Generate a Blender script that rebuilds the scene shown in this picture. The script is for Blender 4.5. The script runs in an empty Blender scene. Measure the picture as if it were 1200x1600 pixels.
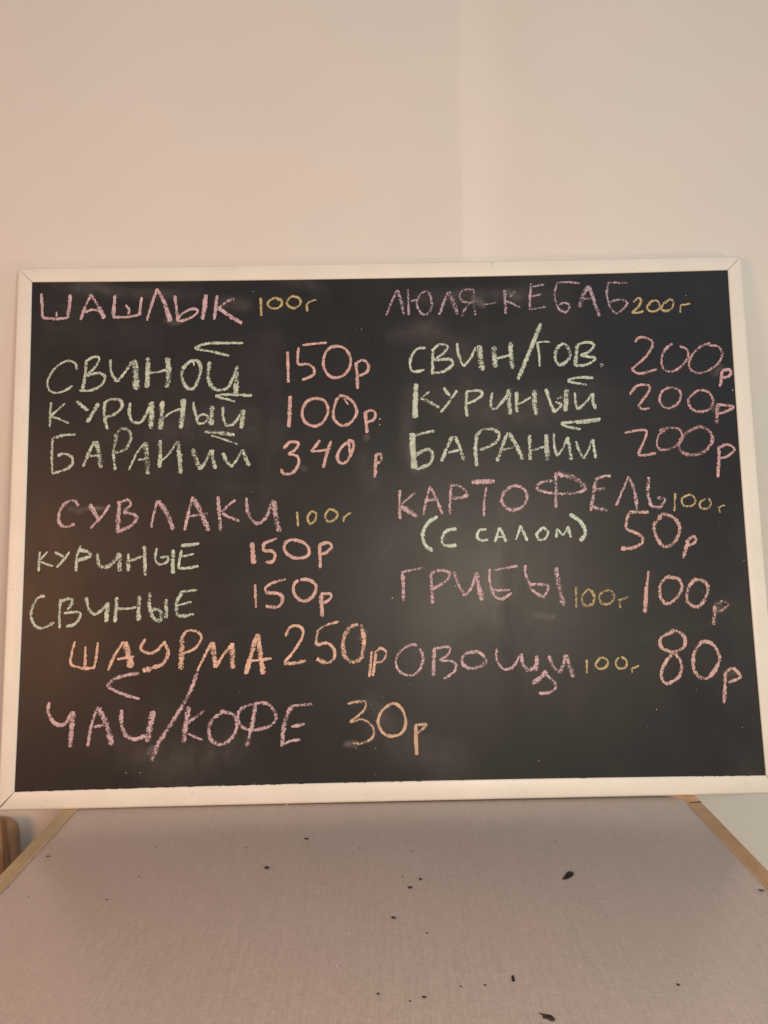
import bpy, bmesh, math, random
from mathutils import Vector, Matrix
random.seed(7)
D = bpy.data; S = bpy.context.scene; COL = S.collection
# ---------------------------------------------------------------- camera
cam = D.objects.new("camera", D.cameras.new("camera")); COL.objects.link(cam)
YAW, PITCH, ROLL = 0.0, -0.0481, -0.0191
cam.data.sensor_fit = 'VERTICAL'; cam.data.sensor_height = 36.0; cam.data.sensor_width = 27.0
cam.data.lens = 1202.0/1600.0*36.0
cam.data.clip_start = 0.02; cam.data.clip_end = 60
_f = Vector((0, math.cos(PITCH), math.sin(PITCH))); _r = Vector((1, 0, 0)); _u = _r.cross(_f)
_r2 = _r*math.cos(ROLL)+_u*math.sin(ROLL); _u2 = -_r*math.sin(ROLL)+_u*math.cos(ROLL)
_m = Matrix((( _r2.x,_u2.x,-_f.x,-0.0026),(_r2.y,_u2.y,-_f.y,-0.8646),(_r2.z,_u2.z,-_f.z,0.3728),(0,0,0,1)))
cam.matrix_world = _m
S.camera = cam
# ---------------------------------------------------------------- light of the room
w = D.worlds.new("World"); S.world = w; w.use_nodes = True
w.node_tree.nodes["Background"].inputs[0].default_value = (.92, .97, 1.04, 1)
w.node_tree.nodes["Background"].inputs[1].default_value = 0.42
def lamp(name, loc, aim, power, color, size):
    l = D.lights.new(name, 'AREA'); l.energy = power; l.color = color; l.shape = 'DISK'; l.size = size
    o = D.objects.new(name, l); COL.objects.link(o); o.location = loc
    o.rotation_euler = (Vector(aim)-Vector(loc)).to_track_quat('-Z', 'Y').to_euler(); return o
lamp("warm_lamp", (-1.12, -1.22, 0.46), (-.4, 0, .2), 10, (1.0, .43, .16), .5)
lamp("room_lamp", (.28, -1.25, 0.49), (0, 0, .3), 8.5, (1.0, .82, .61), .24)
lamp("cool_lamp", (1.25, -1.55, 1.50), (.3, 0, .3), 1.9, (.40, .66, 1.0), .6)
lamp("right_lamp", (1.7, -.95, 0.0), (.4, 0, .0), 6.5, (1.0, .86, .58), .3)
S.view_settings.view_transform = 'Standard'; S.view_settings.look = 'None'
S.view_settings.exposure = 0; S.view_settings.gamma = 1
# ---------------------------------------------------------------- helpers
def lin(r, g, b): return tuple(((c/255)/12.92 if c/255 <= .04045 else ((c/255+.055)/1.055)**2.4) for c in (r, g, b))+(1,)
class N:
    def __init__(s, name):
        s.m = D.materials.new(name); s.m.use_nodes = True; s.t = s.m.node_tree; s.b = s.t.nodes["Principled BSDF"]
        s.out = s.t.nodes["Material Output"]
    def n(s, typ, **k):
        x = s.t.nodes.new(typ)
        for a, v in k.items():
            if a == 'i':
                for kk, vv in v.items():
                    if isinstance(vv, bpy.types.NodeSocket): s.t.links.new(vv, x.inputs[kk])
                    else: x.inputs[kk].default_value = vv
            else: setattr(x, a, v)
        return x
    def set(s, **k):
        for a, v in k.items():
            i = s.b.inputs[a.replace('_', ' ')]
            if isinstance(v, bpy.types.NodeSocket): s.t.links.new(v, i)
            else: i.default_value = v
    def co(s, scale=(1, 1, 1), kind='Object'):
        c = s.n('ShaderNodeTexCoord'); m = s.n('ShaderNodeMapping', i={'Vector': c.outputs[kind]}); m.inputs['Scale'].default_value = scale
        return m.outputs[0]
    def noise(s, scale, detail=3, vec=None, rough=.5, dist=0):
        x = s.n('ShaderNodeTexNoise', i={'Scale': scale, 'Detail': detail, 'Roughness': rough, 'Distortion': dist})
        s.t.links.new(vec if vec else s.co(), x.inputs['Vector']); return x.outputs['Fac']
    def ramp(s, fac, stops):
        x = s.n('ShaderNodeValToRGB', i={'Fac': fac}); e = x.color_ramp.elements
        while len(e) < len(stops): e.new(.5)
        for q, (p, c) in zip(e, stops):
            q.position = p; q.color = c if not isinstance(c, (int, float)) else (c, c, c, 1)
        return x.outputs['Color']
    def mr(s, v, a, b, c, d, smooth=False):
        x = s.n('ShaderNodeMapRange', i={'Value': v, 'From Min': a, 'From Max': b, 'To Min': c, 'To Max': d})
        if smooth: x.interpolation_type = 'SMOOTHSTEP'
        return x.outputs[0]
    def math(s, op, a, b=None, clamp=False):
        x = s.n('ShaderNodeMath', operation=op, use_clamp=clamp)
        for k, v in enumerate((a, b)):
            if v is None: continue
            if isinstance(v, bpy.types.NodeSocket): s.t.links.new(v, x.inputs[k])
            else: x.inputs[k].default_value = v
        return x.outputs[0]
    def mix(s, fac, a, b, mode='MIX'):
        x = s.n('ShaderNodeMix', data_type='RGBA', blend_type=mode)
        for k, v in ((0, fac), (6, a), (7, b)):
            if isinstance(v, bpy.types.NodeSocket): s.t.links.new(v, x.inputs[k])
            else: x.inputs[k].default_value = v
        return x.outputs[2]
    def bump(s, h, strength=.3, dist=.001, normal=None):
        x = s.n('ShaderNodeBump', i={'Height': h, 'Strength': strength, 'Distance': dist})
        if normal: s.t.links.new(normal, x.inputs['Normal'])
        s.t.links.new(x.outputs[0], s.b.inputs['Normal']); return x.outputs[0]
def mesh_obj(name, verts, faces, mat, parent=None, bevel=0, smooth=False, seg=2):
    me = D.meshes.new(name); me.from_pydata([tuple(v) for v in verts], [], faces); me.validate()
    if bevel:
        bm = bmesh.new(); bm.from_mesh(me); bmesh.ops.remove_doubles(bm, verts=bm.verts, dist=1e-6)
        bmesh.ops.recalc_face_normals(bm, faces=bm.faces)
        ed = [e for e in bm.edges if len(e.link_faces) == 2 and e.calc_face_angle() > .5]
        bmesh.ops.bevel(bm, geom=ed, offset=bevel, segments=seg, affect='EDGES', profile=.5)
        bm.to_mesh(me); bm.free()
    me.materials.append(mat); o = D.objects.new(name, me); COL.objects.link(o)
    if smooth or bevel:
        for p in me.polygons: p.use_smooth = True
        try: me.set_sharp_from_angle(angle=math.radians(35))
        except Exception: pass
    if parent: o.parent = parent
    return o
def box(x0, x1, y0, y1, z0, z1):
    v = [(x, y, z) for x in (x0, x1) for y in (y0, y1) for z in (z0, z1)]
    return v, [(0,1,3,2),(4,6,7,5),(0,4,5,1),(2,3,7,6),(0,2,6,4),(1,5,7,3)]
def prism(poly, h0, h1, to=lambda a, b, h: (a, b, h)):
    n = len(poly); v = [to(a, b, h0) for a, b in poly]+[to(a, b, h1) for a, b in poly]
    return v, [tuple(range(n-1, -1, -1)), tuple(range(n, 2*n))]+[(k, (k+1) % n, n+(k+1) % n, n+k) for k in range(n)]
def empty(name, label, cat, loc=(0, 0, 0), group=None):
    o = D.objects.new(name, None); COL.objects.link(o); o.location = loc; o.empty_display_size = .05
    o['label'] = label; o['category'] = cat
    if group: o['group'] = group
    return o
# ---------------------------------------------------------------- materials
m = N("wall_paint"); c = m.co()
big = m.noise(2.2, 3, c); mid = m.noise(9, 4, c); fine = m.noise(420, 3, c)
base = m.ramp(big, [(.3, (.635, .628, .605, 1)), (.7, (.675, .672, .655, 1))])
base = m.mix(m.mr(mid, .35, .7, 0, .25), base, (.69, .64, .60, 1))
base = m.mix(m.mr(m.noise(4.5, 2, c, .4), .42, .62, 0, .22, True), base, (.69, .625, .60, 1))
base = m.mix(m.mr(m.noise(3.1, 2, m.co((1.3, 1, .8)), .4), .45, .65, 0, .2, True), base, (.62, .60, .50, 1))
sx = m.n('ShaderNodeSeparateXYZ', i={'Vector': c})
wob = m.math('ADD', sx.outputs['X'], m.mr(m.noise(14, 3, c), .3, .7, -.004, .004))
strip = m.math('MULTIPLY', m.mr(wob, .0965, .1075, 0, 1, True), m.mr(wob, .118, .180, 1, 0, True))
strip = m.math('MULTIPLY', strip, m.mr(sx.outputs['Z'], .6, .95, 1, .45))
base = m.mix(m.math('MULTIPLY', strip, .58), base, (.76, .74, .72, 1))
m.set(Base_Color=base, Roughness=.62, Specular_IOR_Level=.3)
m.bump(m.math('ADD', m.mr(fine, 0, 1, 0, .25), m.noise(60, 4, c)), .22, .0012)
WALL = m.m
m = N("white_painted_frame"); c = m.co()
base = m.ramp(m.noise(16, 4, c), [(.3, (.69, .68, .625, 1)), (.7, (.745, .735, .685, 1))])
base = m.mix(m.mr(m.noise(190, 4, c), .66, .74, 0, .35), base, (.50, .44, .36, 1))
m.set(Base_Color=base, Roughness=.42, Specular_IOR_Level=.45); m.bump(m.noise(150, 3, c), .12, .0006)
FRAME = m.m
m = N("blackboard_paint"); c = m.co()
haze = m.noise(3.6, 5, c, .6, .6); haze2 = m.noise(11, 5, m.co((1, 1, .45)), .6, .9); grain = m.noise(900, 2, c)
wipe = m.noise(16, 5, m.co((.4, 1, 1)), .65, 1.5)
dust = m.math('MULTIPLY', m.mr(haze, .38, .72, 0, 1, True), m.mr(haze2, .3, .75, .2, 1, True))
dust = m.math('ADD', dust, m.math('MULTIPLY', m.mr(wipe, .55, .8, 0, .55), m.mr(haze, .3, .6, 0, 1)))
dust = m.math('MULTIPLY', dust, m.mr(grain, .25, .75, .7, 1.3))
base = m.mix(m.math('MULTIPLY', dust, .048, True), (.0098, .0094, .0106, 1), (.42, .38, .36, 1))
m.set(Base_Color=base, Roughness=m.mr(haze2, .3, .7, .38, .48), Specular_IOR_Level=.34)
m.bump(m.noise(1300, 2, c), .10, .0003)
PANEL = m.m
def chalk(name, color, soft=False):
    m = N(name); c = m.co()
    a = m.n('ShaderNodeAttribute', attribute_name='dens').outputs['Fac']
    v = m.n('ShaderNodeAttribute', attribute_name='edge').outputs['Fac']
    if soft:
        al = m.math('MULTIPLY', m.mr(v, 0, 1, 1, 0, True), a)
        al = m.math('MULTIPLY', al, m.mr(m.noise(60, 4, c), .3, .7, .35, 1.2))
    else:
        g = m.noise(520, 2, c, .6); g2 = m.noise(150, 2, c); st = m.noise(55, 2, c)
        field = m.math('ADD', m.math('MULTIPLY', m.mr(g, .3, .7, 0, 1), .72), m.math('MULTIPLY', g2, .28))
        # coverage threshold: dense centre, crumbly edge
        th = m.math('ADD', m.math('SUBTRACT', 1.0, a), m.math('MULTIPLY', m.math('POWER', v, 2.2), .44))
        th = m.math('ADD', th, m.mr(st, .3, .7, -.10, .10))
        al = m.mr(m.math('SUBTRACT', field, th), -.14, .13, 0.0, 1, True)
        al = m.math('MAXIMUM', al, m.math('MULTIPLY', m.mr(v, .5, 1, .26, 0, True), a))
        al = m.math('MULTIPLY', al, m.mr(g2, .25, .75, .72, 1.05), True)
    col = m.mix(m.mr(m.noise(90, 3, c), .35, .65, 0, 1), color, tuple(x*.80 for x in color[:3])+(1,))
    m.set(Base_Color=col, Roughness=.95, Specular_IOR_Level=.1, Alpha=al)
    return m.m
CH = {'pink': chalk("pink_chalk", (.64, .48, .53, 1)), 'lilac': chalk("lilac_chalk", (.53, .42, .51, 1)),
      'green': chalk("pale_green_chalk", (.59, .68, .59, 1)), 'mint': chalk("mint_chalk", (.62, .76, .66, 1)),
      'yellow': chalk("yellow_chalk", (.56, .47, .26, 1)), 'salmon': chalk("salmon_chalk", (.70, .48, .46, 1)),
      'rose': chalk("rose_chalk", (.66, .42, .45, 1)), 'peach': chalk("peach_chalk", (.76, .53, .43, 1)),
      'tan': chalk("tan_chalk", (.68, .49, .38, 1)), 'dust': chalk("chalk_dust", (.45, .41, .40, 1), True)}
m = N("grey_linen_laminate"); c = m.co()
warp = m.noise(1, 2, m.co((760, 110, 1))); weft = m.noise(1, 2, m.co((120, 700, 1))); blot = m.noise(5, 3, c)
tw = m.noise(430, 3, c); long_ = m.noise(1, 2, m.co((420, 12, 1)))
tex = m.math('ADD', m.math('MULTIPLY', warp, .32), m.math('ADD', m.math('MULTIPLY', weft, .28), m.math('ADD', m.math('MULTIPLY', tw, .2), m.math('MULTIPLY', long_, .2))))
base = m.ramp(tex, [(.38, (.395, .332, .300, 1)), (.5, (.455, .382, .345, 1)), (.62, (.515, .436, .395, 1))])
base = m.mix(m.mr(blot, .35, .7, 0, .3), base, (.445, .355, .335, 1))
base = m.mix(m.mr(m.noise(3.3, 2, m.co((1.2, .8, 1))), .45, .7, 0, .3, True), base, (.42, .385, .355, 1))
base = m.mix(m.mr(m.noise(330, 2, c), .78, .80, 0, .5), base, (.72, .66, .60, 1))
m.set(Base_Color=base, Roughness=.30, Specular_IOR_Level=.45); m.bump(tex, .12, .0005)
LAMINATE = m.m
def wood(name, a, b, sc, rough=.5):
    m = N(name); c = m.co(sc)
    g = m.noise(1, 5, c, .6, 1.2)
    m.set(Base_Color=m.mix(m.mr(m.noise(40, 3), .3, .7, .85, 1), (0, 0, 0, 1), m.ramp(g, [(.3, a), (.7, b)])), Roughness=rough)
    m.bump(g, .12, .0005); return m.m
TRIM_L = wood("beige_edge_strip", (.53, .37, .19, 1), (.61, .44, .24, 1), (60, 6, 60), .45)
TRIM_R = wood("tan_edge_strip", (.56, .33, .17, 1), (.64, .40, .22, 1), (60, 6, 60), .45)
CUT = wood("cut_edge_line", (.55, .38, .22, 1), (.68, .48, .30, 1), (20, 20, 20), .6)
SEAT_A = wood("worn_brown_wood", (.20, .11, .06, 1), (.42, .26, .15, 1), (26, 26, 14), .45)
SEAT_B = wood("light_brown_wood", (.42, .27, .17, 1), (.50, .33, .22, 1), (12, 12, 40), .5)
LEG = wood("dark_leg_paint", (.03, .028, .026, 1), (.05, .045, .04, 1), (20, 20, 20), .4)
FLOOR = wood("brown_floor", (.16, .11, .075, 1), (.24, .17, .115, 1), (4, 30, 4), .5)
m = N("dark_seed_husk"); m.set(Base_Color=m.ramp(m.noise(500, 3), [(.3, (.012, .008, .009, 1)), (.7, (.04, .028, .03, 1))]), Roughness=.4); HUSK = m.m
m = N("dark_scratch"); m.set(Base_Color=(.03, .025, .02, 1), Roughness=.8); MARK = m.m
m = N("brown_gap"); m.set(Base_Color=(.10, .055, .03, 1), Roughness=.9); GAPM = m.m
m = N("pale_crumb"); m.set(Base_Color=m.ramp(m.noise(400), [(.3, (.62, .55, .48, 1)), (.7, (.75, .7, .62, 1))]), Roughness=.8); PALE = m.m
# ---------------------------------------------------------------- setting: wall and floor
WY = .126
v = [(-4, WY, -.74), (.1010, WY, -.74), (.1040, WY-.0003, -.74), (4, WY-.0003, -.74)]
v += [(a, b, 2.1) for a, b, _ in v]
o = mesh_obj("wall", v, [(0, 1, 5, 4), (1, 2, 6, 5), (2, 3, 7, 6)], WALL); o['kind'] = 'structure'
o = mesh_obj("floor", [(-4, -5, -.74), (4, -5, -.74), (4, WY, -.74), (-4, WY, -.74)], [(0, 1, 2, 3)], FLOOR); o['kind'] = 'structure'
# ---------------------------------------------------------------- table
T = empty("table", "grey linen patterned laminate table with beige edge strips, in front of the blackboard", "table", (0, 0, -.7425))
T_INV = lambda verts: [(x, y, z+.74) for x, y, z in verts]
def tpart(name, vf, mat, bevel=0, label=None, seg=2):
    o = mesh_obj(name, T_INV(vf[0]), vf[1], mat, T, bevel, seg=seg)
    if label: o['label'] = label
    return o
def arc(cx, cy, r, a0, a1, n=8): return [(cx+r*math.cos(math.radians(a0+(a1-a0)*k/n)), cy+r*math.sin(math.radians(a0+(a1-a0)*k/n))) for k in range(n+1)]
XL, XR, YB, YF = -.3605, .3336, .0050, -1.05
inner = [(XL, YF), (XR, YF)]+arc(XR-.020, YB-.020, .020, 0, 90)+arc(XL+.006, YB-.006, .006, 90, 180)
tpart("tabletop", prism(inner, -.022, 0), LAMINATE, .0006)
tpart("edge_strip", box(-.3757, XL-.0005, YF, .0, -.024, .0008), TRIM_L, .0007, "pale beige edge strip on the left side")
tpart("edge_strip", box(XR+.0005, .3486, YF, -.0158, -.024, .0006), TRIM_R, .0007, "orange brown edge strip on the right side")
cp = [(.3486, -.0148), (.3486, .019), (-.3757, .019), (-.3757, .0006), (XL-.0002, .0006), (XL+.006, YB+.0006)]+list(reversed([(x+.0006, y+.0006) for x, y in arc(XR-.020, YB-.020, .020, 4, 90)]))
cp[-1] = (cp[-1][0], -.0148)
tpart("rear_strip", prism(cp, -.024, .0004), TRIM_R, .0005, "rear edge strip that turns the rounded corner")
tpart("cut_line", box(XR-.0007, XR+.0004, YF+.002, -.0170, -.004, .0011), CUT)
tpart("cut_line", box(XL-.0006, XL+.0005, YF+.002, -.001, -.004, .0011), CUT)
tpart("joint_line", prism([(XR+.0006, -.0166), (.3484, -.0148), (.3484, -.0140), (XR+.0006, -.0158)], -.002, .0012), GAPM)
for sx_ in (-.33, .30):
    for sy_ in (-.99, -.03):
        tpart("leg", box(sx_-.02, sx_+.02, sy_-.02, sy_+.02, -.739, -.0245), LEG, .003)
tpart("apron", box(-.305, .275, -.045, -.025, -.09, -.0245), LEG, .001)
tpart("apron", box(-.305, .275, -.998, -.978, -.09, -.0245), LEG, .001)
# ---------------------------------------------------------------- wooden seat back at the left
SB = empty("wooden_seat_back", "rounded corner of a brown wooden seat back against the wall left of the table", "chair", (-.65, .09, -.74))
def seat(name, x1, y0, y1, ztop, r, mat):
    poly = [(-.95, -.738), (x1, -.738)]+arc(x1-r, ztop-r, r, 0, 90, 10)+[(-.95, ztop)]
    vf = prism(poly, y1, y0, lambda a, b, h: (a+.65, h-.09, b+.74))
    return mesh_obj(name, vf[0], vf[1], mat, SB, .003)
seat("front_panel", -.4900, .082, .098, -.052, .006, SEAT_A)
seat("back_panel", -.4885, .099, .125, -.064, .018, SEAT_B)
# ---- chalk strokes in board coordinates, 0.1 mm: width density x z x z ...
WORDS = [
 ('chalk_word','pink','ШАШЛЫК',
  '39 80 -4195 6124 -4172 5812|38 80 -4172 5812 -4009 5795 -3863 5806|47 80 -3840 6103 -3844 5975 -3863 5806|30 80 -4004 5888 -3997 5808|39 60 -3582 6107 -3647 5949|41 80 -3647 5949 -3705 5776|50 60 -3590 6102 -3489 5946|61 80 -3489 5946 -3412 5789|33 80 -3645 5870 -3567 5904 -3467 5880|44 80 -3287 6088 -3305 5812|36 80 -3308 5804 -3151 5801 -2981 5828|36 80 -2961 6054 -2981 5822|33 80 -3153 5957 -3110 5893 -3120 5830|36 80 -2768 6161 -2826 5983 -2888 5753|44 80 -2768 6153 -2668 5967|66 75 -2676 5981 -2599 5734|39 80 -2551 6066 -2528 5896 -2510 5732|36 80 -2508 5737 -2351 5778 -2265 5858 -2325 5892 -2438 5845 -2505 5759|61 80 -2169 6073 -2181 5917 -2206 5748|47 80 -2029 6057 -2044 5901 -2062 5746|61 40 -1819 6020 -1905 5980|36 60 -1905 5978 -2018 5892|52 80 -2010 5895 -1865 5788 -1721 5696'),
 ('chalk_weight','yellow','100г beside ШАШЛЫК',
  '39 75 -1492 6019 -1482 5789|33 75 -1255 5982 -1308 6016 -1387 5979 -1405 5925 -1361 5883 -1282 5884 -1229 5938 -1247 5993 -1292 6010|33 75 -1168 5959 -1102 6029 -1015 6000 -1003 5928 -1072 5880 -1142 5903 -1171 5964|33 75 -927 5916 -917 5834|30 75 -927 5910 -887 5959 -805 5982'),
 ('chalk_word','green','СВИНОЙ',
  '33 72 -3731 5144 -3759 5231 -3863 5257 -3991 5179 -4080 5028 -4071 4913 -3992 4863 -3884 4883 -3777 4947|46 72 -3622 5266 -3630 5078 -3657 4905|36 72 -3622 5252 -3532 5304 -3464 5290 -3503 5183 -3617 5073|38 72 -3617 5067 -3470 5102 -3386 5047 -3440 4941 -3561 4885 -3698 4887|41 72 -3328 5266 -3314 5112 -3244 4985|38 72 -3244 4985 -3150 5096 -3062 5242|88 65 -3031 5260 -3012 5067 -3004 4879|71 68 -2867 5284 -2867 5091 -2874 4904|30 72 -2851 5090 -2735 5101 -2644 5127|77 65 -2633 5279 -2612 5086 -2633 4899|47 70 -2320 5236 -2410 5176 -2456 5056 -2413 4922 -2324 4880 -2253 4985 -2223 5132 -2254 5219 -2320 5241|27 72 -2320 5241 -2306 5166|60 65 -2111 5216 -2134 5063 -2102 4929 -2031 4856|44 72 -2031 4856 -1901 4880 -1832 5004 -1772 5156|71 65 -1780 5084 -1790 4937 -1800 4790|41 72 -2303 5389 -2178 5441 -1969 5451 -1707 5446|36 72 -2303 5384 -2099 5345 -1877 5287'),
 ('chalk_word','green','КУРИНЫЙ beside price 100р',
  '35 72 -4035 4745 -4041 4581 -4039 4436|33 72 -3867 4731 -3930 4671 -4035 4575|32 72 -4030 4573 -3926 4534 -3808 4481|46 72 -3731 4755 -3659 4693 -3580 4630|54 72 -3461 4723 -3528 4597 -3595 4488|43 72 -3384 4740 -3385 4568 -3343 4396|41 72 -3394 4722 -3299 4768 -3195 4750 -3176 4665 -3269 4579 -3380 4542|46 72 -3078 4721 -3086 4589 -3043 4488 -2940 4486 -2832 4669|71 68 -2820 4730 -2812 4557 -2820 4394|65 68 -2686 4735 -2693 4555 -2707 4384|33 72 -2675 4523 -2573 4592 -2457 4635|71 68 -2427 4757 -2441 4577 -2459 4392|41 72 -2315 4720 -2288 4587 -2248 4441|33 72 -2253 4441 -2166 4461 -2133 4531 -2198 4559 -2262 4515|76 65 -2082 4663 -2089 4544 -2093 4425|41 72 -1952 4647 -1947 4514 -1908 4408|38 72 -1908 4408 -1810 4446 -1706 4610|60 70 -1701 4610 -1712 4484 -1732 4378|41 72 -2044 4787 -1914 4800 -1598 4784|33 72 -2044 4776 -1914 4747 -1797 4708'),
 ('chalk_word','green','БАРАНИЙ beside price 340р',
  '38 68 -3728 4343 -3869 4335 -4001 4301|38 68 -4001 4301 -4006 4107 -3994 3873|46 60 -3938 4080 -3863 4118|40 68 -3862 4112 -3772 4072 -3756 3985 -3836 3917 -3994 3868|46 68 -3494 4254 -3567 4099 -3627 3944|65 62 -3481 4254 -3439 4096 -3415 3927|30 68 -3549 4072 -3451 4081|54 55 -3231 4328 -3268 4119|43 68 -3268 4119 -3243 3897|49 55 -3256 4302 -3188 4393 -3093 4383 -3060 4299 -3099 4181 -3183 4118 -3247 4114|32 68 -2890 4230 -2990 4088 -3076 3894|76 55 -2884 4230 -2861 4033 -2845 3838|32 60 -2976 4017 -2856 4025|59 68 -2705 4252 -2702 4082 -2710 3913|32 68 -2681 4004 -2600 4080 -2517 4210|65 62 -2499 4235 -2471 4052 -2453 3838|65 60 -2310 4140 -2271 4009 -2218 3877|38 68 -2218 3877 -2142 4006 -2092 4118|54 65 -2079 4123 -2065 3992 -2034 3887|54 60 -1950 4081 -1911 3989 -1847 3904|38 68 -1847 3904 -1778 3999 -1719 4110|54 65 -1711 4115 -1675 4010 -1629 3915|54 60 -2170 4339 -2016 4331 -1809 4296|27 68 -2093 4301 -1938 4246 -1770 4182'),
 ('chalk_price','salmon','150р beside СВИНОЙ',
  '38 85 -1164 5328 -1160 5139 -1156 4938|33 85 -1028 5379 -1039 5271 -1042 5164|30 85 -981 5405 -831 5421 -682 5432|36 85 -1040 5161 -912 5161 -842 5101 -861 5021 -989 4967|36 85 -609 5385 -694 5313 -729 5171 -686 5044 -601 4989 -489 5014 -404 5120 -397 5246 -458 5347 -544 5384 -630 5366|38 85 -330 5177 -317 4989 -314 4842|36 85 -325 5164 -246 5203 -179 5148 -196 5054 -296 5002'),
 ('chalk_price','salmon','100р beside КУРИНЫЙ on the left half',
  '49 85 -1136 4770 -1142 4579 -1154 4381|38 85 -838 4732 -942 4686 -992 4562 -957 4443 -841 4388 -737 4444 -676 4570 -716 4698 -838 4732|38 85 -545 4740 -598 4635 -610 4489 -523 4395 -414 4419 -330 4542 -364 4665 -456 4746 -544 4753|25 85 -482 4725 -432 4650|44 85 -226 4561 -218 4429 -207 4291|35 85 -218 4556 -140 4573 -102 4519 -129 4453 -220 4423'),
 ('chalk_price','salmon','340 beside БАРАНИЙ',
  '38 85 -1217 4119 -1145 4196 -1042 4186 -1076 4108 -1166 4053|38 85 -1166 4053 -1056 4024 -1038 3933 -1111 3822 -1219 3814 -1249 3872|35 85 -778 4216 -844 4130 -888 4084|32 85 -888 4079 -780 4084 -697 4096|41 85 -645 4205 -698 4044 -744 3875|38 85 -423 4203 -522 4119 -572 4010 -540 3931 -460 3948 -389 4077 -374 4174 -431 4201 -424 4117 -415 4038'),
 ('chalk_price','salmon','small р after 340',
  '49 70 -106 4032 -122 3746|41 75 -96 4037 -44 4026 -46 3953 -108 3907'),
 ('chalk_word','lilac','ЛЮЛЯ-КЕБАБ',
  '36 62 192 6088 122 5930 53 5767|50 55 197 6088 246 5927 269 5774|33 62 329 6096 331 5926 332 5761|22 62 347 5936 432 5962|42 55 567 6067 475 6019 435 5896 485 5786 559 5771 616 5860 607 5989 561 6067|42 62 825 6054 768 5918 706 5755|61 50 836 6054 887 5916 930 5764|39 40 1149 6076 1138 5911 1153 5746|36 55 1143 6076 1016 6078 967 6010 1006 5927 1132 5906|36 45 1084 5898 1029 5831 987 5736|19 60 1263 5881 1348 5891 1428 5906|50 60 1527 6063 1528 5904 1528 5761|56 45 1651 6053 1589 5971|33 70 1534 5923 1625 5880 1710 5832|39 62 1856 6146 1838 5981 1828 5802|33 62 1848 6096 2019 6126|33 62 1843 5975 1982 6000|36 62 1828 5805 2033 5840|33 62 2179 6145 2312 6151 2457 6135|33 62 2179 6140 2145 5989 2177 5823 2272 5764 2324 5848 2251 5882 2165 5848|72 60 2561 6100 2494 5969 2441 5819|56 60 2575 6099 2630 5884 2686 5705|39 50 2487 5936 2619 5925|33 62 2810 6137 3054 6124|39 55 2815 6128 2792 5991 2825 5825 2905 5742 3039 5862 2962 5916 2815 5886'),
 ('chalk_weight','yellow','200г beside ЛЮЛЯ-КЕБАБ',
  '36 72 3113 5875 3175 5929 3213 5900 3174 5819 3085 5744|36 72 3085 5744 3164 5742 3236 5763|31 72 3302 5833 3336 5882 3411 5891 3438 5808 3371 5755 3303 5767 3279 5811 3317 5871|33 72 3509 5854 3566 5908 3609 5879 3590 5797 3514 5758 3457 5786 3482 5846 3522 5889|25 72 3699 5837 3687 5733|25 72 3698 5831 3819 5848'),
 ('chalk_word','green','СВИН/ГОВ.',
  '38 75 529 5345 424 5330 345 5219 337 5098 383 5046 509 5068|44 75 620 5335 611 5187 607 5025|36 75 620 5321 706 5387 799 5359 755 5278 621 5186|41 75 637 5181 813 5196 855 5128 743 5044 586 5020|39 75 916 5397 927 5262 985 5099|36 75 985 5099 1074 5200 1145 5339|83 65 1185 5365 1198 5203 1218 5041|72 65 1368 5348 1370 5199 1376 5078|33 75 1396 5194 1494 5216 1586 5236|61 70 1572 5393 1573 5223 1590 5061|55 75 1957 5628 1826 5326 1647 4920|33 75 1902 5373 1917 5243 1920 5081|30 75 1886 5374 1960 5394 2060 5392|50 65 2208 5351 2134 5293 2113 5180 2152 5104 2223 5116 2298 5209 2277 5318 2195 5365|55 65 2392 5356 2372 5208 2353 5087|36 75 2392 5353 2525 5378 2601 5339 2532 5259 2419 5207|36 75 2437 5207 2606 5171 2502 5097 2352 5079|16 50 2676 5102 2698 5080 2674 5065 2659 5086 2676 5102'),
 ('chalk_word','green','КУРИНЫЙ on the right half',
  '68 85 400 4895 387 4682 376 4465|30 60 558 4791 460 4713|49 65 452 4708 550 4666 673 4592|55 65 737 4836 806 4728|38 75 897 4801 788 4648 689 4531|41 75 1016 4782 1001 4617 1011 4471|36 75 1008 4782 1165 4793 1202 4741 1109 4669 1011 4633|36 75 1328 4766 1302 4625 1352 4558 1465 4675 1530 4794|66 65 1530 4807 1525 4661 1536 4488|49 75 1625 4771 1615 4632 1615 4513|33 60 1640 4611 1800 4703|71 65 1842 4788 1838 4628 1847 4474|44 75 1981 4799 2026 4638 2072 4504|33 75 2072 4504 2164 4595 2088 4637|66 65 2234 4794 2219 4648 2207 4515|36 50 2111 4676 2203 4701|36 75 2336 4747 2333 4632 2359 4533|33 75 2359 4533 2468 4630 2552 4735|47 75 2552 4735 2551 4628 2578 4534|38 75 2252 4901 2384 4933 2567 4927|36 75 2251 4887 2355 4864 2484 4840'),
 ('chalk_word','green','БАРАНИЙ on the right half',
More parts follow.
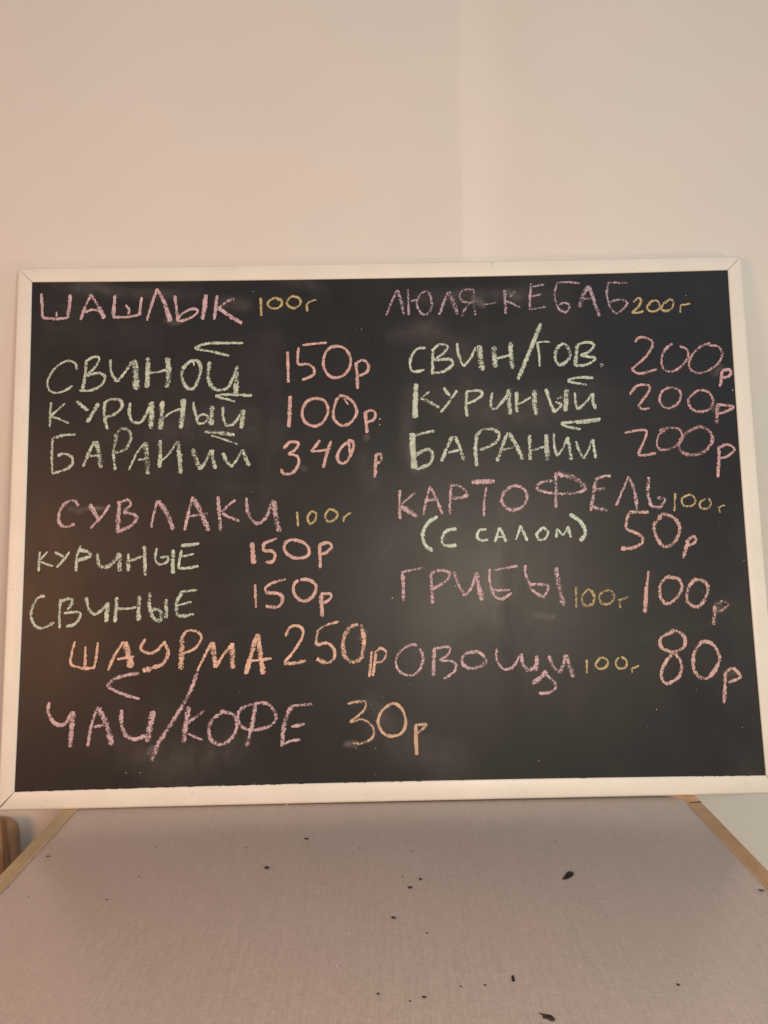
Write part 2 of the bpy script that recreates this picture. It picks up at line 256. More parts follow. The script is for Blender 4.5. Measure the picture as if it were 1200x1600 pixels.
  '38 75 2143 4370 2331 4385 2631 4414|33 65 2330 4367 2460 4372 2617 4393|38 75 2148 4357 2250 4316 2383 4292|76 85 338 4281 343 4076 356 3846|41 65 352 4244 475 4278 610 4302|46 70 372 4007 513 4078 576 4019 534 3895 368 3835|49 70 828 4235 754 4094 684 3926|49 65 854 4234 909 4091 955 3933|38 75 770 4034 900 4060|49 75 1120 4250 1096 4061 1107 3860|43 65 1107 4232 1200 4309 1317 4307 1392 4245 1341 4141 1152 4055|49 65 1496 4264 1426 4108 1354 3913|60 65 1509 4264 1593 4104 1664 3933|30 60 1410 4050 1554 4079|43 75 1759 4238 1755 4075 1754 3923|30 65 1766 4035 1934 4085|65 65 1966 4234 1959 4084 1960 3914|35 75 2052 4248 2050 4096 2078 3964|35 75 2078 3964 2160 4067 2218 4198|49 65 2218 4198 2236 4040 2248 3914|41 65 2319 4143 2345 4037 2399 3926|41 60 2399 3926 2470 4048 2514 4166|43 75 2520 4165 2533 4034 2546 3929'),
 ('chalk_price','rose','200р beside СВИН/ГОВ.',
  '36 75 3103 5370 3167 5429 3289 5402 3318 5320 3223 5178 3043 5028|38 75 3043 5020 3145 4970 3352 5020|36 65 3566 5340 3472 5268 3418 5148 3441 5021 3526 4987 3653 5049 3745 5169 3735 5269 3651 5306|36 60 4030 5345 3895 5288 3778 5160 3757 5034 3846 4965 3985 4994 4117 5089 4170 5207 4116 5297 4001 5313|44 75 4154 4986 4134 4879 4111 4785|41 85 4155 4991 4247 4995 4247 4930 4161 4892'),
 ('chalk_price','rose','200р beside КУРИНЫЙ on the right half',
  '36 75 3004 4707 3097 4818 3235 4821 3241 4748 3095 4564|36 75 3095 4564 3150 4524 3236 4535|36 65 3500 4789 3406 4748 3366 4647 3401 4551 3505 4538 3606 4616 3622 4733 3539 4788 3479 4784|38 65 3863 4750 3760 4693 3713 4614 3748 4518 3850 4478 3964 4513 4016 4614 3971 4716 3863 4750|60 50 4073 4581 4051 4453 4037 4321|36 75 4064 4565 4260 4534 4157 4473 4064 4448'),
 ('chalk_price','rose','200р beside БАРАНИЙ on the right half',
  '35 75 2914 4232 3051 4261 3180 4253 3142 4127 3060 3971|38 75 3059 3958 3162 3956 3280 3980|38 55 3437 4285 3327 4197 3299 4066 3373 4012 3532 4067 3616 4171 3566 4272 3421 4285 3336 4250|49 55 3811 4286 3658 4217 3572 4098 3584 3993 3705 3946 3863 3987 3970 4111 3957 4217 3883 4276 3801 4294|43 80 4048 4044 4029 3848 4006 3666|35 75 4047 4031 4154 4068 4232 4006 4143 3924 4051 3900'),
 ('chalk_word','pink','СУВЛАКИ',
  '43 70 -3671 3466 -3714 3531 -3815 3513 -3893 3406 -3895 3278 -3817 3221 -3706 3254|59 65 -3540 3489 -3474 3385 -3421 3295|37 75 -3298 3477 -3384 3345 -3520 3200|59 65 -3184 3521 -3191 3341 -3197 3157|40 65 -3189 3501 -3082 3532 -3051 3472 -3131 3392|48 65 -3136 3386 -2998 3350 -2976 3291 -3076 3198 -3215 3150|37 75 -2730 3517 -2769 3359 -2797 3193|64 65 -2720 3517 -2609 3356 -2538 3162|40 75 -2305 3555 -2354 3376 -2403 3152|70 62 -2297 3535 -2214 3374 -2111 3141|32 65 -2354 3320 -2125 3351|54 65 -2007 3555 -1990 3369 -1971 3138|35 75 -1795 3507 -1884 3439 -1960 3363|40 70 -1955 3348 -1858 3295 -1751 3249|48 65 -1667 3530 -1641 3337 -1552 3220 -1438 3281 -1353 3490|75 60 -1343 3498 -1318 3305 -1273 3112'),
 ('chalk_weight','yellow','100г beside СУВЛАКИ',
  '32 75 -1063 3351 -1056 3261 -1049 3176|32 75 -890 3342 -936 3277 -911 3204 -847 3244 -834 3326 -902 3348|32 75 -685 3362 -724 3298 -700 3228 -631 3235 -574 3303 -629 3363 -698 3362|29 75 -503 3283 -509 3217|29 75 -503 3263 -462 3301 -415 3325'),
 ('chalk_word','green','КУРИНЫЕ',
  '32 80 -4112 2932 -4119 2825 -4120 2699|29 80 -4018 2930 -4133 2813|29 80 -4108 2818 -4027 2783 -3950 2756|37 80 -3935 2923 -3827 2865|34 80 -3758 2924 -3826 2832 -3909 2740|40 70 -3629 2993 -3671 2867 -3679 2690|45 80 -3658 2948 -3538 2915 -3512 2869 -3670 2816|53 65 -3432 2900 -3409 2766 -3325 2734 -3220 2807 -3172 2903|69 65 -3172 2895 -3160 2680|53 65 -3065 2893 -3061 2678|32 80 -3056 2799 -2968 2828 -2880 2856|48 75 -2875 2978 -2867 2800 -2859 2624|35 80 -2730 2945 -2741 2818 -2694 2752 -2599 2790 -2600 2841 -2685 2832|53 80 -2535 2926 -2536 2794 -2532 2642|37 80 -2434 2918 -2458 2792 -2467 2696|43 80 -2439 2969 -2224 2991|29 80 -2438 2837 -2286 2872|37 80 -2467 2702 -2361 2704 -2230 2727'),
 ('chalk_word','green','СВИНЫЕ',
  '40 70 -4035 2409 -4110 2393 -4174 2294 -4190 2163 -4129 2055 -4041 2036 -3918 2100|34 78 -3851 2368 -3859 2206 -3854 2027|42 70 -3850 2338 -3763 2373 -3707 2340 -3765 2241|37 78 -3809 2205 -3639 2209 -3620 2151 -3680 2071 -3779 2048|42 75 -3550 2382 -3522 2261 -3445 2185 -3347 2245 -3290 2312|58 70 -3291 2319 -3303 2207 -3311 2088|45 75 -3191 2379 -3196 2230 -3206 2086|32 78 -3184 2242 -3071 2240 -2958 2255|58 65 -2923 2387 -2928 2249 -2931 2095|53 65 -2798 2422 -2809 2297 -2761 2134 -2680 2095 -2669 2194 -2727 2230 -2792 2204|58 60 -2608 2343 -2606 2118|48 65 -2428 2414 -2487 2290 -2476 2141|37 65 -2446 2425 -2238 2445|32 65 -2477 2265 -2312 2307|45 65 -2476 2146 -2380 2144 -2280 2162'),
 ('chalk_price','salmon','150р beside КУРИНЫЕ',
  '59 85 -1598 2991 -1588 2864 -1578 2737|37 85 -1471 2976 -1304 3036|40 85 -1461 2986 -1466 2887|40 85 -1466 2887 -1363 2885 -1325 2825 -1363 2758 -1439 2754|40 85 -1147 3012 -1210 2963 -1203 2874 -1102 2801 -958 2808 -919 2883 -969 2966 -1065 3006 -1152 3010|40 85 -797 2950 -793 2810 -790 2671|40 85 -804 2947 -695 2970 -653 2921 -717 2854 -793 2835'),
 ('chalk_price','salmon','150р beside СВИНЫЕ',
  '34 85 -1563 2497 -1553 2222|37 70 -1376 2503 -1200 2550|34 85 -1371 2503 -1437 2457 -1440 2399|42 80 -1440 2394 -1281 2379 -1239 2310 -1297 2221 -1440 2239|42 85 -1048 2532 -1112 2463 -1085 2350 -987 2285 -879 2345 -842 2458 -910 2529 -1028 2537|53 85 -785 2356 -779 2231 -773 2101|34 85 -790 2366 -672 2366 -678 2309 -761 2256'),
 ('chalk_word','peach','ШАУРМА',
  '34 80 -3670 1873 -3701 1745 -3707 1610 -3592 1566|42 80 -3592 1561 -3480 1559|34 80 -3480 1559 -3431 1592 -3400 1857|37 80 -3544 1811 -3545 1582|39 80 -3101 1861 -3198 1710 -3278 1528|84 75 -3081 1856 -3043 1707 -3008 1554|34 80 -3172 1656 -2973 1686|37 80 -2847 1888 -2900 1778 -2820 1722 -2725 1737 -2639 1827|47 80 -2632 1851 -2576 1727 -2636 1596 -2760 1549|63 85 -2767 1542 -2871 1520|68 70 -2416 1904 -2421 1719 -2429 1523|34 80 -2428 1879 -2354 1969 -2234 1950 -2191 1882 -2265 1765 -2406 1706|34 80 -2237 1499 -2164 1652 -2078 1823|68 70 -2065 1835 -2021 1539|37 80 -2021 1539 -1940 1672 -1841 1793|73 70 -1833 1818 -1822 1523|58 80 -1553 1874 -1616 1653 -1673 1453|63 80 -1533 1918 -1504 1700 -1467 1449|34 80 -1653 1605 -1504 1614 -1367 1629'),
 ('chalk_price','peach','250р beside ШАУРМА',
  '37 80 -1208 1879 -1148 1989 -1032 1987 -1003 1892 -1104 1717 -1225 1576|52 60 -1225 1567 -1105 1569 -968 1596|32 70 -827 1946 -726 2001 -581 2038|34 75 -827 1946 -854 1773|39 75 -849 1773 -716 1793 -635 1707 -651 1604 -737 1557|58 75 -736 1562 -843 1613|58 65 -355 2006 -456 1963 -528 1816 -518 1643 -432 1560|58 65 -432 1560 -332 1607 -289 1774 -297 1910 -320 2002|37 75 -200 1686 -231 1392|37 85 -151 1660 -191 1403|34 70 -168 1668 -92 1721 -31 1670 -70 1577 -153 1555'),
 ('chalk_word','pink','ЧАЙ/КОФЕ',
  '44 70 -2908 1489 -3044 1474 -3204 1429 -3285 1352|42 70 -3285 1352 -3177 1289 -3065 1243 -2903 1196|47 75 -3948 1184 -3954 1068 -3884 946 -3773 927 -3673 1067|67 65 -3666 1074 -3683 870 -3692 666|42 72 -3383 1124 -3452 913 -3491 674|73 65 -3371 1104 -3280 909 -3211 680|36 70 -3427 893 -3305 910|52 70 -3106 1079 -3108 930 -3051 789 -2945 744 -2830 780|83 60 -2740 1062 -2772 899 -2809 707|52 62 -2237 1482 -2310 1288 -2444 1049 -2686 681|67 50 -2686 681 -2752 491|68 65 -2333 1102 -2363 890 -2386 694|47 50 -2147 1050 -2344 914|31 72 -2338 793 -2256 756 -2170 718|47 62 -1949 1021 -2053 951 -2097 832 -2059 701 -1948 665 -1837 730 -1776 866 -1821 999 -1974 1039|44 60 -1591 1111 -1715 1065 -1764 969 -1702 847 -1554 820 -1386 865 -1319 960 -1381 1082 -1467 1125 -1591 1111|57 60 -1566 1115 -1579 970 -1658 635|36 65 -1146 1082 -1034 1090 -898 1096|62 60 -1146 1082 -1228 866 -1254 622|36 68 -1147 846 -986 873|36 70 -1259 639 -1155 687 -1042 699'),
 ('chalk_price','tan','30р beside ЧАЙ/КОФЕ',
  '44 65 -489 1093 -377 1115 -278 1118|31 72 -278 1118 -287 1035 -367 957 -467 887|36 65 -467 882 -319 910 -197 816 -211 701 -323 646 -434 646|36 85 32 1082 -89 1007 -139 880 -84 751 24 715 136 754 181 881 134 1027 27 1087|47 90 293 835 294 666 297 499|34 72 286 835 427 842|31 72 427 832 308 738'),
 ('chalk_word','pink','КАРТОФЕЛЬ',
  '43 65 175 3590 166 3404 169 3232|32 66 353 3550 262 3474 184 3409|70 66 178 3391 284 3330 372 3264|35 66 535 3629 486 3449 443 3275|38 66 542 3616 607 3473 679 3286|48 60 466 3455 633 3472|40 66 789 3650 774 3470 763 3277|40 60 789 3635 886 3623 981 3543|54 60 993 3517 902 3480 799 3474|65 72 1036 3666 1178 3669 1319 3671|35 65 1214 3603 1182 3436 1171 3251|46 65 1535 3610 1437 3547 1388 3452 1435 3353 1541 3320 1654 3375 1697 3490 1654 3576 1535 3615|46 60 2056 3761 2046 3548 2036 3337|43 65 2013 3665 1883 3650 1817 3591 1878 3538 2057 3504|43 60 2057 3504 2288 3512 2419 3562|76 50 2407 3580 2271 3694 2042 3751|49 60 2541 3689 2499 3513 2456 3290|46 60 2540 3673 2632 3708 2715 3712|43 50 2515 3539 2645 3568|59 60 2459 3339 2555 3316 2648 3291|35 66 2928 3700 2861 3558 2757 3348|49 60 2935 3692 2994 3504 3007 3289|54 55 3172 3687 3148 3501 3181 3332|43 60 3181 3332 3283 3322 3348 3414 3254 3431'),
 ('chalk_weight','yellow','100г beside КАРТОФЕЛЬ',
  '32 70 3481 3489 3467 3378 3457 3267|30 70 3620 3453 3554 3415 3574 3332 3677 3335 3720 3399 3667 3460 3608 3453|30 70 3836 3410 3774 3372 3770 3308 3854 3291 3902 3357 3870 3422|27 70 3984 3316 4004 3239|24 70 3995 3298 4033 3323 4069 3328'),
 ('chalk_price','salmon','50р beside КАРТОФЕЛЬ',
  '48 70 2911 3268 3147 3263|48 70 2910 3252 2874 3158 2861 3069|43 75 2866 3063 3028 2989 3054 2906 2942 2837|53 75 2942 2837 2789 2833|48 65 3296 3201 3201 3108 3229 2946 3320 2842 3444 2909 3507 3056 3461 3172 3337 3234 3250 3194|48 70 3598 2921 3566 2825 3525 2706|40 70 3590 2914 3660 2963 3692 2919 3646 2869 3560 2850'),
 ('chalk_word','mint','(С opening the brackets',
  '48 75 619 3261 505 3187 435 3060 457 2925 547 2847|45 70 839 3108 716 3085 662 2979 693 2912 833 2910'),
 ('chalk_word','mint','САЛОМ)',
  '37 80 1196 3096 1111 3083 1080 3007 1127 2962 1212 2971|35 75 1349 3111 1321 3027 1292 2941|37 75 1354 3111 1397 3021 1424 2939|27 75 1325 2997 1422 3008|32 75 1605 3132 1576 3043 1540 2962|35 75 1605 3132 1640 3042 1679 2946|35 75 1858 3083 1795 3033 1815 2962 1884 2965 1928 3041 1879 3098 1820 3069|35 75 2037 3085 2027 2978|29 75 2037 3085 2110 3002|29 75 2110 3002 2171 3108|38 75 2171 3113 2183 3044 2200 2974|54 75 2199 3261 2327 3156 2374 3032 2310 2931'),
 ('chalk_word','pink','ГРИБЫ',
  '48 66 186 2618 187 2437 188 2266|35 66 186 2608 305 2629 420 2649|48 65 519 2581 524 2405 530 2229|43 60 519 2581 621 2617 742 2582 693 2490 534 2397|48 60 793 2596 839 2449 915 2309|37 66 915 2309 1000 2421 1050 2576|69 60 1061 2583 1076 2444 1115 2255|35 65 1267 2602 1407 2627 1548 2652|40 65 1217 2623 1214 2467 1256 2315 1343 2263 1472 2336|37 66 1240 2366 1448 2369|40 70 1642 2660 1638 2559 1690 2419|42 66 1677 2417 1892 2420 1889 2352 1828 2283 1689 2402|69 50 2003 2622 2031 2400 2075 2168'),
 ('chalk_weight','yellow','100г beside ГРИБЫ',
  '32 68 2233 2391 2221 2145|40 60 2362 2348 2292 2264 2328 2168 2415 2186 2442 2279 2395 2355 2344 2338|40 60 2584 2339 2500 2277 2531 2189 2627 2187 2677 2274 2630 2338 2558 2326|40 50 2730 2235 2745 2130|32 50 2730 2225 2786 2234 2854 2268'),
 ('chalk_price','salmon','100р beside ГРИБЫ',
  '35 75 3104 2560 3073 2379|53 75 3068 2379 3029 2067|43 70 3350 2507 3236 2401 3227 2245 3295 2169 3400 2222 3486 2346 3453 2460 3353 2479 3281 2471|48 65 3662 2468 3569 2364 3539 2214 3621 2127 3712 2165 3784 2284 3791 2385 3711 2442 3624 2439|58 60 3862 2132 3848 2013 3831 1913|42 40 3850 2138 3954 2185 4027 2146 3947 2086 3844 2058'),
 ('chalk_word','pink','ОВОЩИ',
  '34 66 333 1742 271 1755 144 1686 79 1557 139 1433 275 1404 369 1478|50 60 369 1478 400 1612 358 1706|53 70 533 1708 523 1548 514 1389|34 70 520 1703 708 1717 688 1626 591 1571|37 65 591 1571 760 1543 775 1457 691 1385 635 1355|45 65 1044 1660 906 1639 851 1554 913 1474 1038 1476 1135 1543 1093 1622 1015 1668|37 66 1271 1688 1256 1570 1332 1458 1442 1468 1543 1613|58 60 1549 1625 1569 1502 1635 1420|58 60 1635 1427 1725 1486 1731 1604|53 60 1730 1597 1723 1425|63 70 1840 1418 1770 1351 1667 1279|37 66 1804 1399 1905 1311 1941 1237 1869 1175 1736 1163|53 60 1873 1594 1917 1470 1996 1395|52 60 1996 1395 2038 1492 2069 1602|63 60 2073 1597 2112 1454 2151 1343'),
 ('chalk_weight','yellow','100г beside ОВОЩИ',
  '32 78 2316 1541 2308 1381|32 78 2472 1550 2418 1485 2448 1435 2524 1441 2565 1506 2522 1556 2454 1550|32 78 2698 1558 2654 1492 2691 1430 2766 1445 2783 1514 2723 1557|24 78 2841 1434 2838 1375|24 78 2841 1429 2881 1438 2925 1462'),
 ('chalk_price','salmon','80р beside ОВОЩИ',
  '45 70 3350 1843 3202 1772 3205 1658 3366 1576 3425 1452 3379 1318 3237 1247 3179 1322 3218 1456 3326 1589 3464 1660 3479 1771 3408 1842 3318 1854|50 68 3682 1718 3589 1608 3561 1424 3629 1312 3729 1305 3832 1419 3875 1541 3829 1660 3752 1716 3661 1706|47 75 3933 1367 3916 1196 3890 1007|42 70 3933 1363 4023 1402 4104 1303 3949 1245'),
]
SMUDGES = [
 (825,0.07,'165 4900 1559 4554 2981 4847'),
 (675,0.07,'-3622 796 -2438 485 -1406 822'),
 (750,0.07,'-367 945 511 494 1097 339'),
 (675,0.06,'-3094 4168 -2094 4464 -1011 4128'),
 (675,0.06,'341 5707 805 5372 1259 4879'),
 (255,0.1,'-4161 6282 -3525 6147 -2103 6063'),
 (120,0.16,'-2691 5763 -2534 5719 -2416 5757'),
 (300,0.07,'-3922 6237 -3291 6267'),
 (345,0.08,'189 5956 1299 6001 2250 5959'),
 (180,0.2,'1100 5980 1294 5853'),
 (195,0.14,'1539 6055 1733 5928'),
 (300,0.09,'-2103 5998 -1550 5905'),
 (450,0.06,'21 5468 337 5543 813 5657'),
 (300,0.08,'322 4897 264 4104 297 3868'),
 (120,0.2,'-2749 670 -2792 564'),
 (300,0.07,'-288 1235 -71 939 76 863'),
 (180,0.12,'4021 4908 4173 5066'),
 (195,0.18,'3977 4508 4097 4545'),
 (225,0.15,'3845 2075 3964 2148'),
 (180,0.12,'3906 1331 4058 1365'),
 (120,0.18,'-1013 3893 -936 3853'),
 (135,0.14,'-353 1825 -239 1934'),
 (375,0.06,'-1391 6315 -916 6224 -602 5970'),
 (90,0.2,'-3690 3402 -3577 3439 -3271 3433'),
 (135,0.13,'-3805 3443 -3614 3401'),
 (375,0.06,'-316 4115 -205 3799 -133 3565'),
 (165,0.13,'-236 4271 -199 4191'),
 (150,0.1,'304 4182 335 3828 527 3824'),
 (120,0.22,'-550 624 -372 656'),
 (90,0.15,'-402 621 -403 571'),
 (120,0.14,'1990 2075 1913 2039 1688 2081'),
]
SPECKS = [(-252, 5595, 3), (-323, 5588, 2), (-163, 1174, 2), (-168, 890, 2), (-174, 580, 3), (-224, 1080, 2), (-1598, 3601, 2), (55, 3007, 2), (61, 2930, 2), (-63, 2439, 2), (55, 2302, 5), (-81, 1157, 2), (4253, 2664, 3), (3988, 3128, 2), (3776, 5956, 3), (4268, 4742, 4), (3102, 953, 4), (-3046, 369, 3), (-2884, 366, 4), (1706, 404, 3), (1585, 3843, 2), (-46, 4465, 5), (-55, 4394, 4), (3732, 2303, 2), (-4268, 2909, 2), (808, 2429, 4), (1936, 2039, 3), (2986, 759, 2), (-1577, 217, 2), (-1747, 1250, 2), (-187, 287, 2), (4086, 729, 3), (3579, 1169, 2), (235, 1304, 2), (-452, 5436, 2), (-176, 5447, 2), (1069, 6229, 2), (-1590, 6104, 3)]
# ---------------------------------------------------------------- menu board, leaning back on the wall
PSI, LEAN, H, FT = .0070, .1647, .6457, .0183
B = empty("menu_board", "black menu board in a white frame, handwritten in coloured chalk, leaning on the wall", "menu board", (0, 0, .0004))
B.rotation_euler = (-LEAN, 0, PSI)
# local axes: X along the board, Z up the board, -Y out of its face
HW = .45
def bow(side, s): return {'top': .0030, 'bottom': .0024, 'left': .0022, 'right': .0026}[side]*(1-(2*s-1)**2)
def rail(name, side, label):
    prof = [(0, .006), (0, -.0002), (.0004, -.0008), (.0014, -.0012), (.0152, -.0016), (.0170, -.0010), (.0180, .0006), (.0183, .0030), (.0183, .017), (.0, .017)]
    K = 18; gap = .00035; kf = 1.14 if side == 'bottom' else 1; rings = []
    iw, ih = HW-FT, H-FT
    for k in range(K+1):
        s = k/K; ring = []
        for o_, d in prof:
            off = o_*kf-bow(side, s)*(1 if o_ < .01 else .35)
            if side in ('top', 'bottom'):
                x = -iw-o_+gap+(2*iw+2*o_-2*gap)*s; z = (H-FT+off) if side == 'top' else (FT-off)
            else:
                z = FT-o_+gap+(ih-FT+2*o_-2*gap)*s; x = (-iw-off) if side == 'left' else (iw+off)
            ring.append((x, d, z))
        rings.append(ring)
    n = len(prof); v = [p for r in rings for p in r]
    f = [(k*n+j, k*n+(j+1) % n, (k+1)*n+(j+1) % n, (k+1)*n+j) for k in range(K) for j in range(n)]+[tuple(range(n)), tuple(range(K*n+n-1, K*n-1, -1))]
    me = D.meshes.new(name); me.from_pydata(v, [], f); bm = bmesh.new(); bm.from_mesh(me); bmesh.ops.recalc_face_normals(bm, faces=bm.faces); bm.to_mesh(me); bm.free()
    me.materials.append(FRAME); o = D.objects.new(name, me); COL.objects.link(o); o.parent = B
    for p in me.polygons: p.use_smooth = True
    me.set_sharp_from_angle(angle=math.radians(40)); o['label'] = label
    return o
rails = {s: rail("frame_rail", s, "white %s rail of the frame" % s) for s in ('top', 'bottom', 'left', 'right')}
vf = box(-HW+FT-.004, HW-FT+.004, .0004, .004, FT-.004, H-FT+.004)
mesh_obj("writing_panel", vf[0], vf[1], PANEL, B)
vf = box(-HW+.004, HW-.004, .0172, .0182, .004, H-.004)
mesh_obj("backing_board", vf[0], vf[1], SEAT_B, B)
def catmull(P, step):
    if len(P) == 2: Q = [P[0], P[0], P[1], P[1]]
    else: Q = [2*P[0]-P[1]]+P+[2*P[-1]-P[-2]]
    if len(P) > 3 and (P[0]-P[-1]).length < .003: Q[0] = P[-2]; Q[-1] = P[1]
    out = []
    for a, b, c, d in zip(Q, Q[1:], Q[2:], Q[3:]):
        n = max(2, int((c-b).length/step))
        for k in range(n):
            t = k/n
            if len(P) == 2: out.append(b.lerp(c, t)); continue
            out.append(.5*((2*b)+(-a+c)*t+(2*a-5*b+4*c-d)*t*t+(-a+3*b-3*c+d)*t**3))
    out.append(P[-1]); return out
def ribbons(name, strokes, mat, y0, dy, parent, step=.0018, jitter=1.0, label=None):
    """strokes: (width, density, [Vector2]); one mesh, a thin rough-edged ridge of chalk per stroke"""
    V = []; F = []; A = []; E_ = []
    for si, (w_, dn, P) in enumerate(strokes):
        C = catmull(P, step); n = len(C); y = y0-dy*(si % 24); h = w_/2; L = n*step
        ph = random.uniform(0, 9); ph2 = random.uniform(0, 9)
        cap = max(1, min(n//3, int(h*.9/step)))
        T_ = [(C[min(k+1, n-1)]-C[max(k-1, 0)]).normalized() for k in range(n)]
        # round the ends off with a half step beyond
        rows = []
        for k in range(n):
            wv = 1+jitter*(.10*math.sin(k*.55+ph)+.07*math.sin(k*1.7+ph2)+random.uniform(-.07, .07))
            e = min(k, n-1-k); cf = 1 if e >= cap else math.sqrt(max(.10, 1-((cap-e)/(cap+.3))**2))
            if jitter < 1: dn_ = dn*min(1, (e+1)/(n*.35))*random.uniform(.9, 1.1)
            else: dn_ = dn
            dd = dn_+jitter*(.07*math.sin(k*.31+ph2)+random.uniform(-.03, .03))*(1 if jitter == 1 else .1)
            rows.append((C[k], T_[k], h*wv*cf, dd))
        b0 = len(V); ks = (-1, -.6, 0, .6, 1)
        for p, t, hh, dd in rows:
            nx = Vector((-t.y, t.x))
            for q in ks:
                pp = p+nx*hh*q; V.append((pp.x, y-.00012*(1-q*q), pp.y)); A.append(dd); E_.append(abs(q))
        for k in range(n-1):
            for j in range(4):
                a = b0+k*5+j; F.append((a, a+1, a+6, a+5))
    o = mesh_obj(name, V, F, mat, parent, smooth=True)
    for nm, vals in (('dens', A), ('edge', E_)):
        at = o.data.attributes.new(nm, 'FLOAT', 'POINT'); at.data.foreach_set('value', vals)
    if label: o['label'] = label
    return o
def vec(nums): return [Vector((nums[k]/1e4, nums[k+1]/1e4)) for k in range(0, len(nums), 2)]
sm = [(w_/1e4, a_*1.1, vec(list(map(int, p.split())))) for w_, a_, p in SMUDGES]
for k, q in enumerate(sm): ribbons("chalk_smudge", [q], CH['dust'], .00032-k*.000008, 0, B, .004, .4)
CN = {'pink': 'pink', 'lilac': 'lilac', 'green': 'pale green', 'mint': 'mint green', 'yellow': 'yellow', 'salmon': 'salmon pink', 'rose': 'rose pink', 'peach': 'peach', 'tan': 'tan'}
for kind, col, txt, data in WORDS:
    st = []
    for it in data.split('|'):
        q = list(map(int, it.split())); st.append((q[0]/1e4, q[1]/100, vec(q[2:])))
    ribbons(kind, st, CH[col], -.00025, .000022, B, label="%s chalk writing %s" % (CN[col], txt))
V = []; F = []
for (x, z, r) in SPECKS:
    rr = r*.00019; n = 6; b = len(V); V.append((x/1e4, -.0003, z/1e4))
    for k in range(n):
        a = k*math.tau/n+random.random(); q = rr*random.uniform(.5, 1.25); V.append((x/1e4+q*math.cos(a)*1.3, .0003, z/1e4+q*math.sin(a)))
    F += [(b, b+1+k, b+1+(k+1) % n) for k in range(n)]
mesh_obj("chalk_speck", V, F, PALE, B)['kind'] = 'stuff' 
def mark(x, z, w_, h_, y=-.00175, mat=MARK):
    vf = prism([(x-w_, z-h_), (x+w_*.7, z-h_*.8), (x+w_, z+h_), (x-w_*.6, z+h_*.9)], y, y+.0004, lambda a, b_, h: (a, h, b_))
    return mesh_obj("scratch", vf[0], vf[1], mat, B)
mark(.1378, .6406, .00035, .0016); mark(-.4412, .2497, .0004, .0005); mark(-.4544+.012, .4670, .0004, .0004)
# paint flecks where the black paint creeps over the lower rail
V = []; F = []
for k in range(60):
    x = random.uniform(-.43, .43) if k > 40 else random.uniform(-.43, -.1); w_ = random.uniform(.0008, .005); h_ = random.uniform(.0000, .0003); b = len(V)
    z = FT-.0001+bow('bottom', (x+HW)/(2*HW))
    V += [(x-w_, -.00095, z+.0006), (x+w_, -.00095, z+.0006), (x+w_*.6, -.00105, z-h_), (x-w_*.5, -.00105, z-h_*.8)]; F.append((b, b+1, b+2, b+3))
o = mesh_obj("paint_fleck", V, F, PANEL, B); o['kind'] = 'stuff'
# ---------------------------------------------------------------- crumbs on the table
def husk(name, x, y, L, Wd, rz, mat, label, group, curve=0, cat="crumb", tail=0):
    V = []; F = []; n = 10; m_ = 6
    for k in range(n+1):
        s = k/n; r = math.sin(math.pi*min(1, s*.96+.02))**.6*(1-.55*s*(1 if tail else .3)); 
        if tail: r *= (1-s)**.5*1.1 if s > .35 else 1
        for j in range(m_):
            a = j*math.tau/m_
            V.append(((s-.5)*L, curve*L*(s-.5)**2*2+r*Wd/2*math.cos(a), Wd*.28+r*Wd*.28*math.sin(a)))
    for k in range(n):
        for j in range(m_): F.append((k*m_+j, k*m_+(j+1) % m_, (k+1)*m_+(j+1) % m_, (k+1)*m_+j))
    F += [tuple(range(m_-1, -1, -1)), tuple(range(n*m_, n*m_+m_))]
    o = mesh_obj(name, V, F, mat, smooth=True); o.location = (x, y, -.0023); o.rotation_euler = (0, 0, rz)
    o['label'] = label; o['category'] = cat
    if group: o['group'] = group
    return o
G = "dark crumbs scattered on the table"
def flake(cx, cy, pts, th, label):
    P = [Vector((a/1000, b/1000)) for a, b in pts]; n = len(P); V = []; F = []
    for s_, z in ((1.0, 0), (1.04, th*.35), (.96, th*.8), (.6, th*1.15)):
        V += [(p.x*s_, p.y*s_, z*(.7+.6*((k*7) % 5)/5)) for k, p in enumerate(P)]
    for l in range(3): F += [(l*n+k, l*n+(k+1) % n, (l+1)*n+(k+1) % n, (l+1)*n+k) for k in range(n)]
    V.append((0, 0, th)); F += [(3*n+k, 3*n+(k+1) % n, 4*n) for k in range(n)]; F.append(tuple(range(n-1, -1, -1)))
    o = mesh_obj("dark_crumb", V, F, HUSK, smooth=True); o.location = (cx, cy, -.0024)
    o['label'] = label; o['category'] = 'crumb'; o['group'] = G
FL = [([0.162, -0.1671], [(-6.4, -5.03), (-4.36, -2.37), (-1.9, 1.36), (0.2, 5.15), (2.74, 7.4), (5.12, 7.31), (6.13, 4.93), (5.34, 1.1), (3.26, -1.89), (-0.21, -4.8), (-3.79, -6.63), (-6.13, -6.54)]), ([0.103, -0.3523], [(-4.9, 4.2), (-3.53, 3.27), (-1.63, 2.48), (1.37, 2.03), (3.7, 0.85), (4.83, -1.01), (4.68, -2.83), (3.88, -4.12), (2.15, -3.85), (0.43, -2.35), (-0.89, -1.37), (-3.08, -0.8), (-2.6, 0.29), (-1.46, 0.85), (-2.95, 2.37)]), ([0.0867, -0.3112], [(-0.69, 2.98), (0.07, 3.57), (1.08, 2.93), (1.02, -0.06), (0.97, -2.61), (0.0, -3.42), (-1.3, -2.96), (-1.15, -0.43)])]
for (c_, p_), th, lb in zip(FL, (.0010, .0010, .0008), ("large comma shaped black crumb on the right half of the table", "large black crumb with a thin tail at the bottom edge of the table", "oblong dark crumb above the tailed black crumb near the bottom edge")):
    flake(c_[0], c_[1], p_, th, lb)
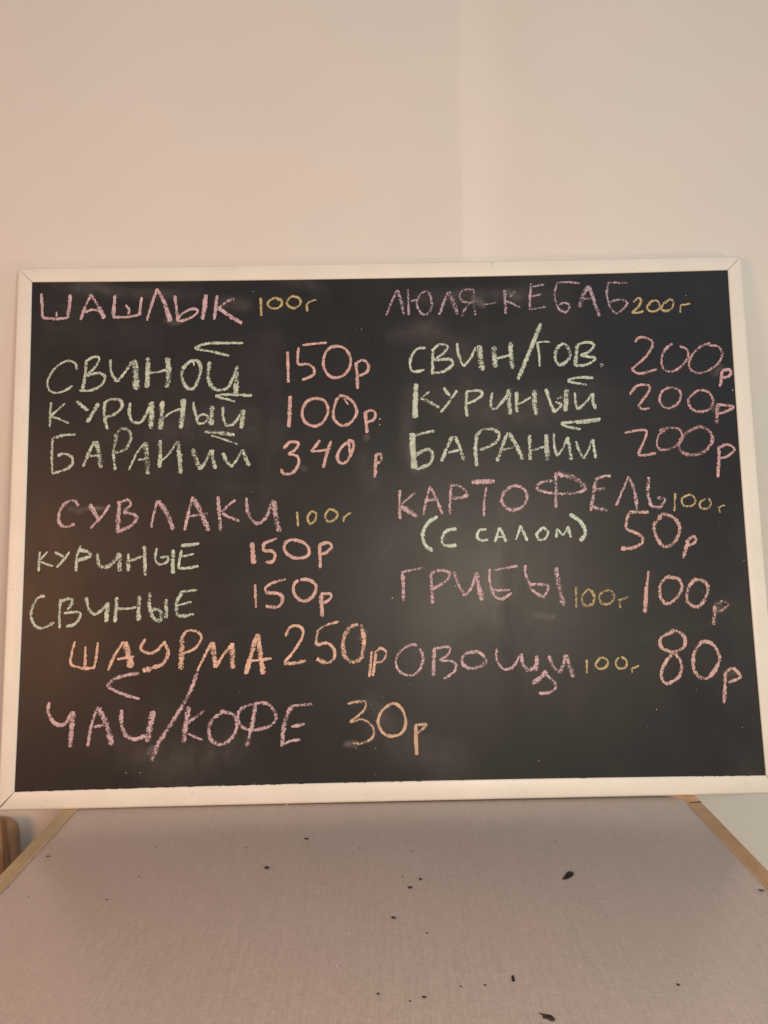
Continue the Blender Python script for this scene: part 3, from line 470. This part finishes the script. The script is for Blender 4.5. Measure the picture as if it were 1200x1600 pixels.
LB = [(-.0892,-.0855,.0045,.0030,0,"small black crumb just below the middle of the board's lower rail"),
 (-.1214,-.1442,.0040,.0050,1.4,"round black crumb left of the table's middle, nearest to the peach written line"),
 (-.0010,-.2307,.0045,.0028,-.3,"slanted black crumb in the middle of the tabletop, alone"),
 (.0147,-.1836,.0040,.0032,0,"lower crumb of the close pair in the middle of the table"),
 (.0247,-.1695,.0036,.0030,-.5,"upper crumb of the close pair in the middle of the table"),
 (.0197,-.3301,.0036,.0022,0,"largest crumb of the row of three at the bottom edge of the table"),
 (-.0134,-.3257,.0022,.0020,0,"leftmost crumb of the row of three at the bottom edge"),
 (.0094,-.3339,.0020,.0014,0,"smallest crumb, between the other two of the row at the bottom edge"),
 (.0649,-.3182,.0022,.0015,0,"tiny crumb left of the oblong one at the bottom edge"),
 (.2050,-.3222,.0026,.0022,-.3,"single small crumb in the lower right part of the table"),
 (.3261,-.1990,.0055,.0022,-.4,"thin brown crumb beside the right edge strip"),
 (-.3454,-.1118,.0040,.0018,0,"thin crumb beside the left edge strip")]
for x, y, L, Wd, rz, lb in LB: husk("dark_crumb", x, y, L, Wd, rz, HUSK, lb, G)
for x, y in [(-.0335,-.1069),(.0184,-.1156),(-.3572,-.1691),(-.3303,-.1864),(-.2425,-.0959),(-.2410,-.1540),(-.2572,-.1932),(.1653,-.1000),(.0080,-.1640),(.0259,-.2527),(.0470,-.319),(-.149,-.101)]:
    husk("dark_speck", x, y, random.uniform(.0012, .0024), .0013, random.uniform(-1, 1), HUSK, "tiny dark speck on the grey tabletop", "tiny dark specks on the table", cat="speck")
for x, y in [(.0333,-.0614),(-.0227,-.0591),(.1571,-.2157),(.1397,-.2990),(.2659,-.0190),(.2565,-.0572),(.1058,-.0252),(-.3483,-.0249),(.2353,-.0987),(-.0455,-.2926),(-.0381,-.2506),(-.1603,-.2467),(-.115,-.022),(-.205,-.028)]:
    husk("pale_crumb", x, y, random.uniform(.0012, .0020), .0012, random.uniform(-1, 1), PALE, "tiny pale dust crumb on the grey tabletop", "tiny pale crumbs on the table", cat="crumb")
husk("pale_crumb", -.1203, -.0022, .0030, .0020, 0, PALE, "white chip lying against the foot of the board's lower rail", None)
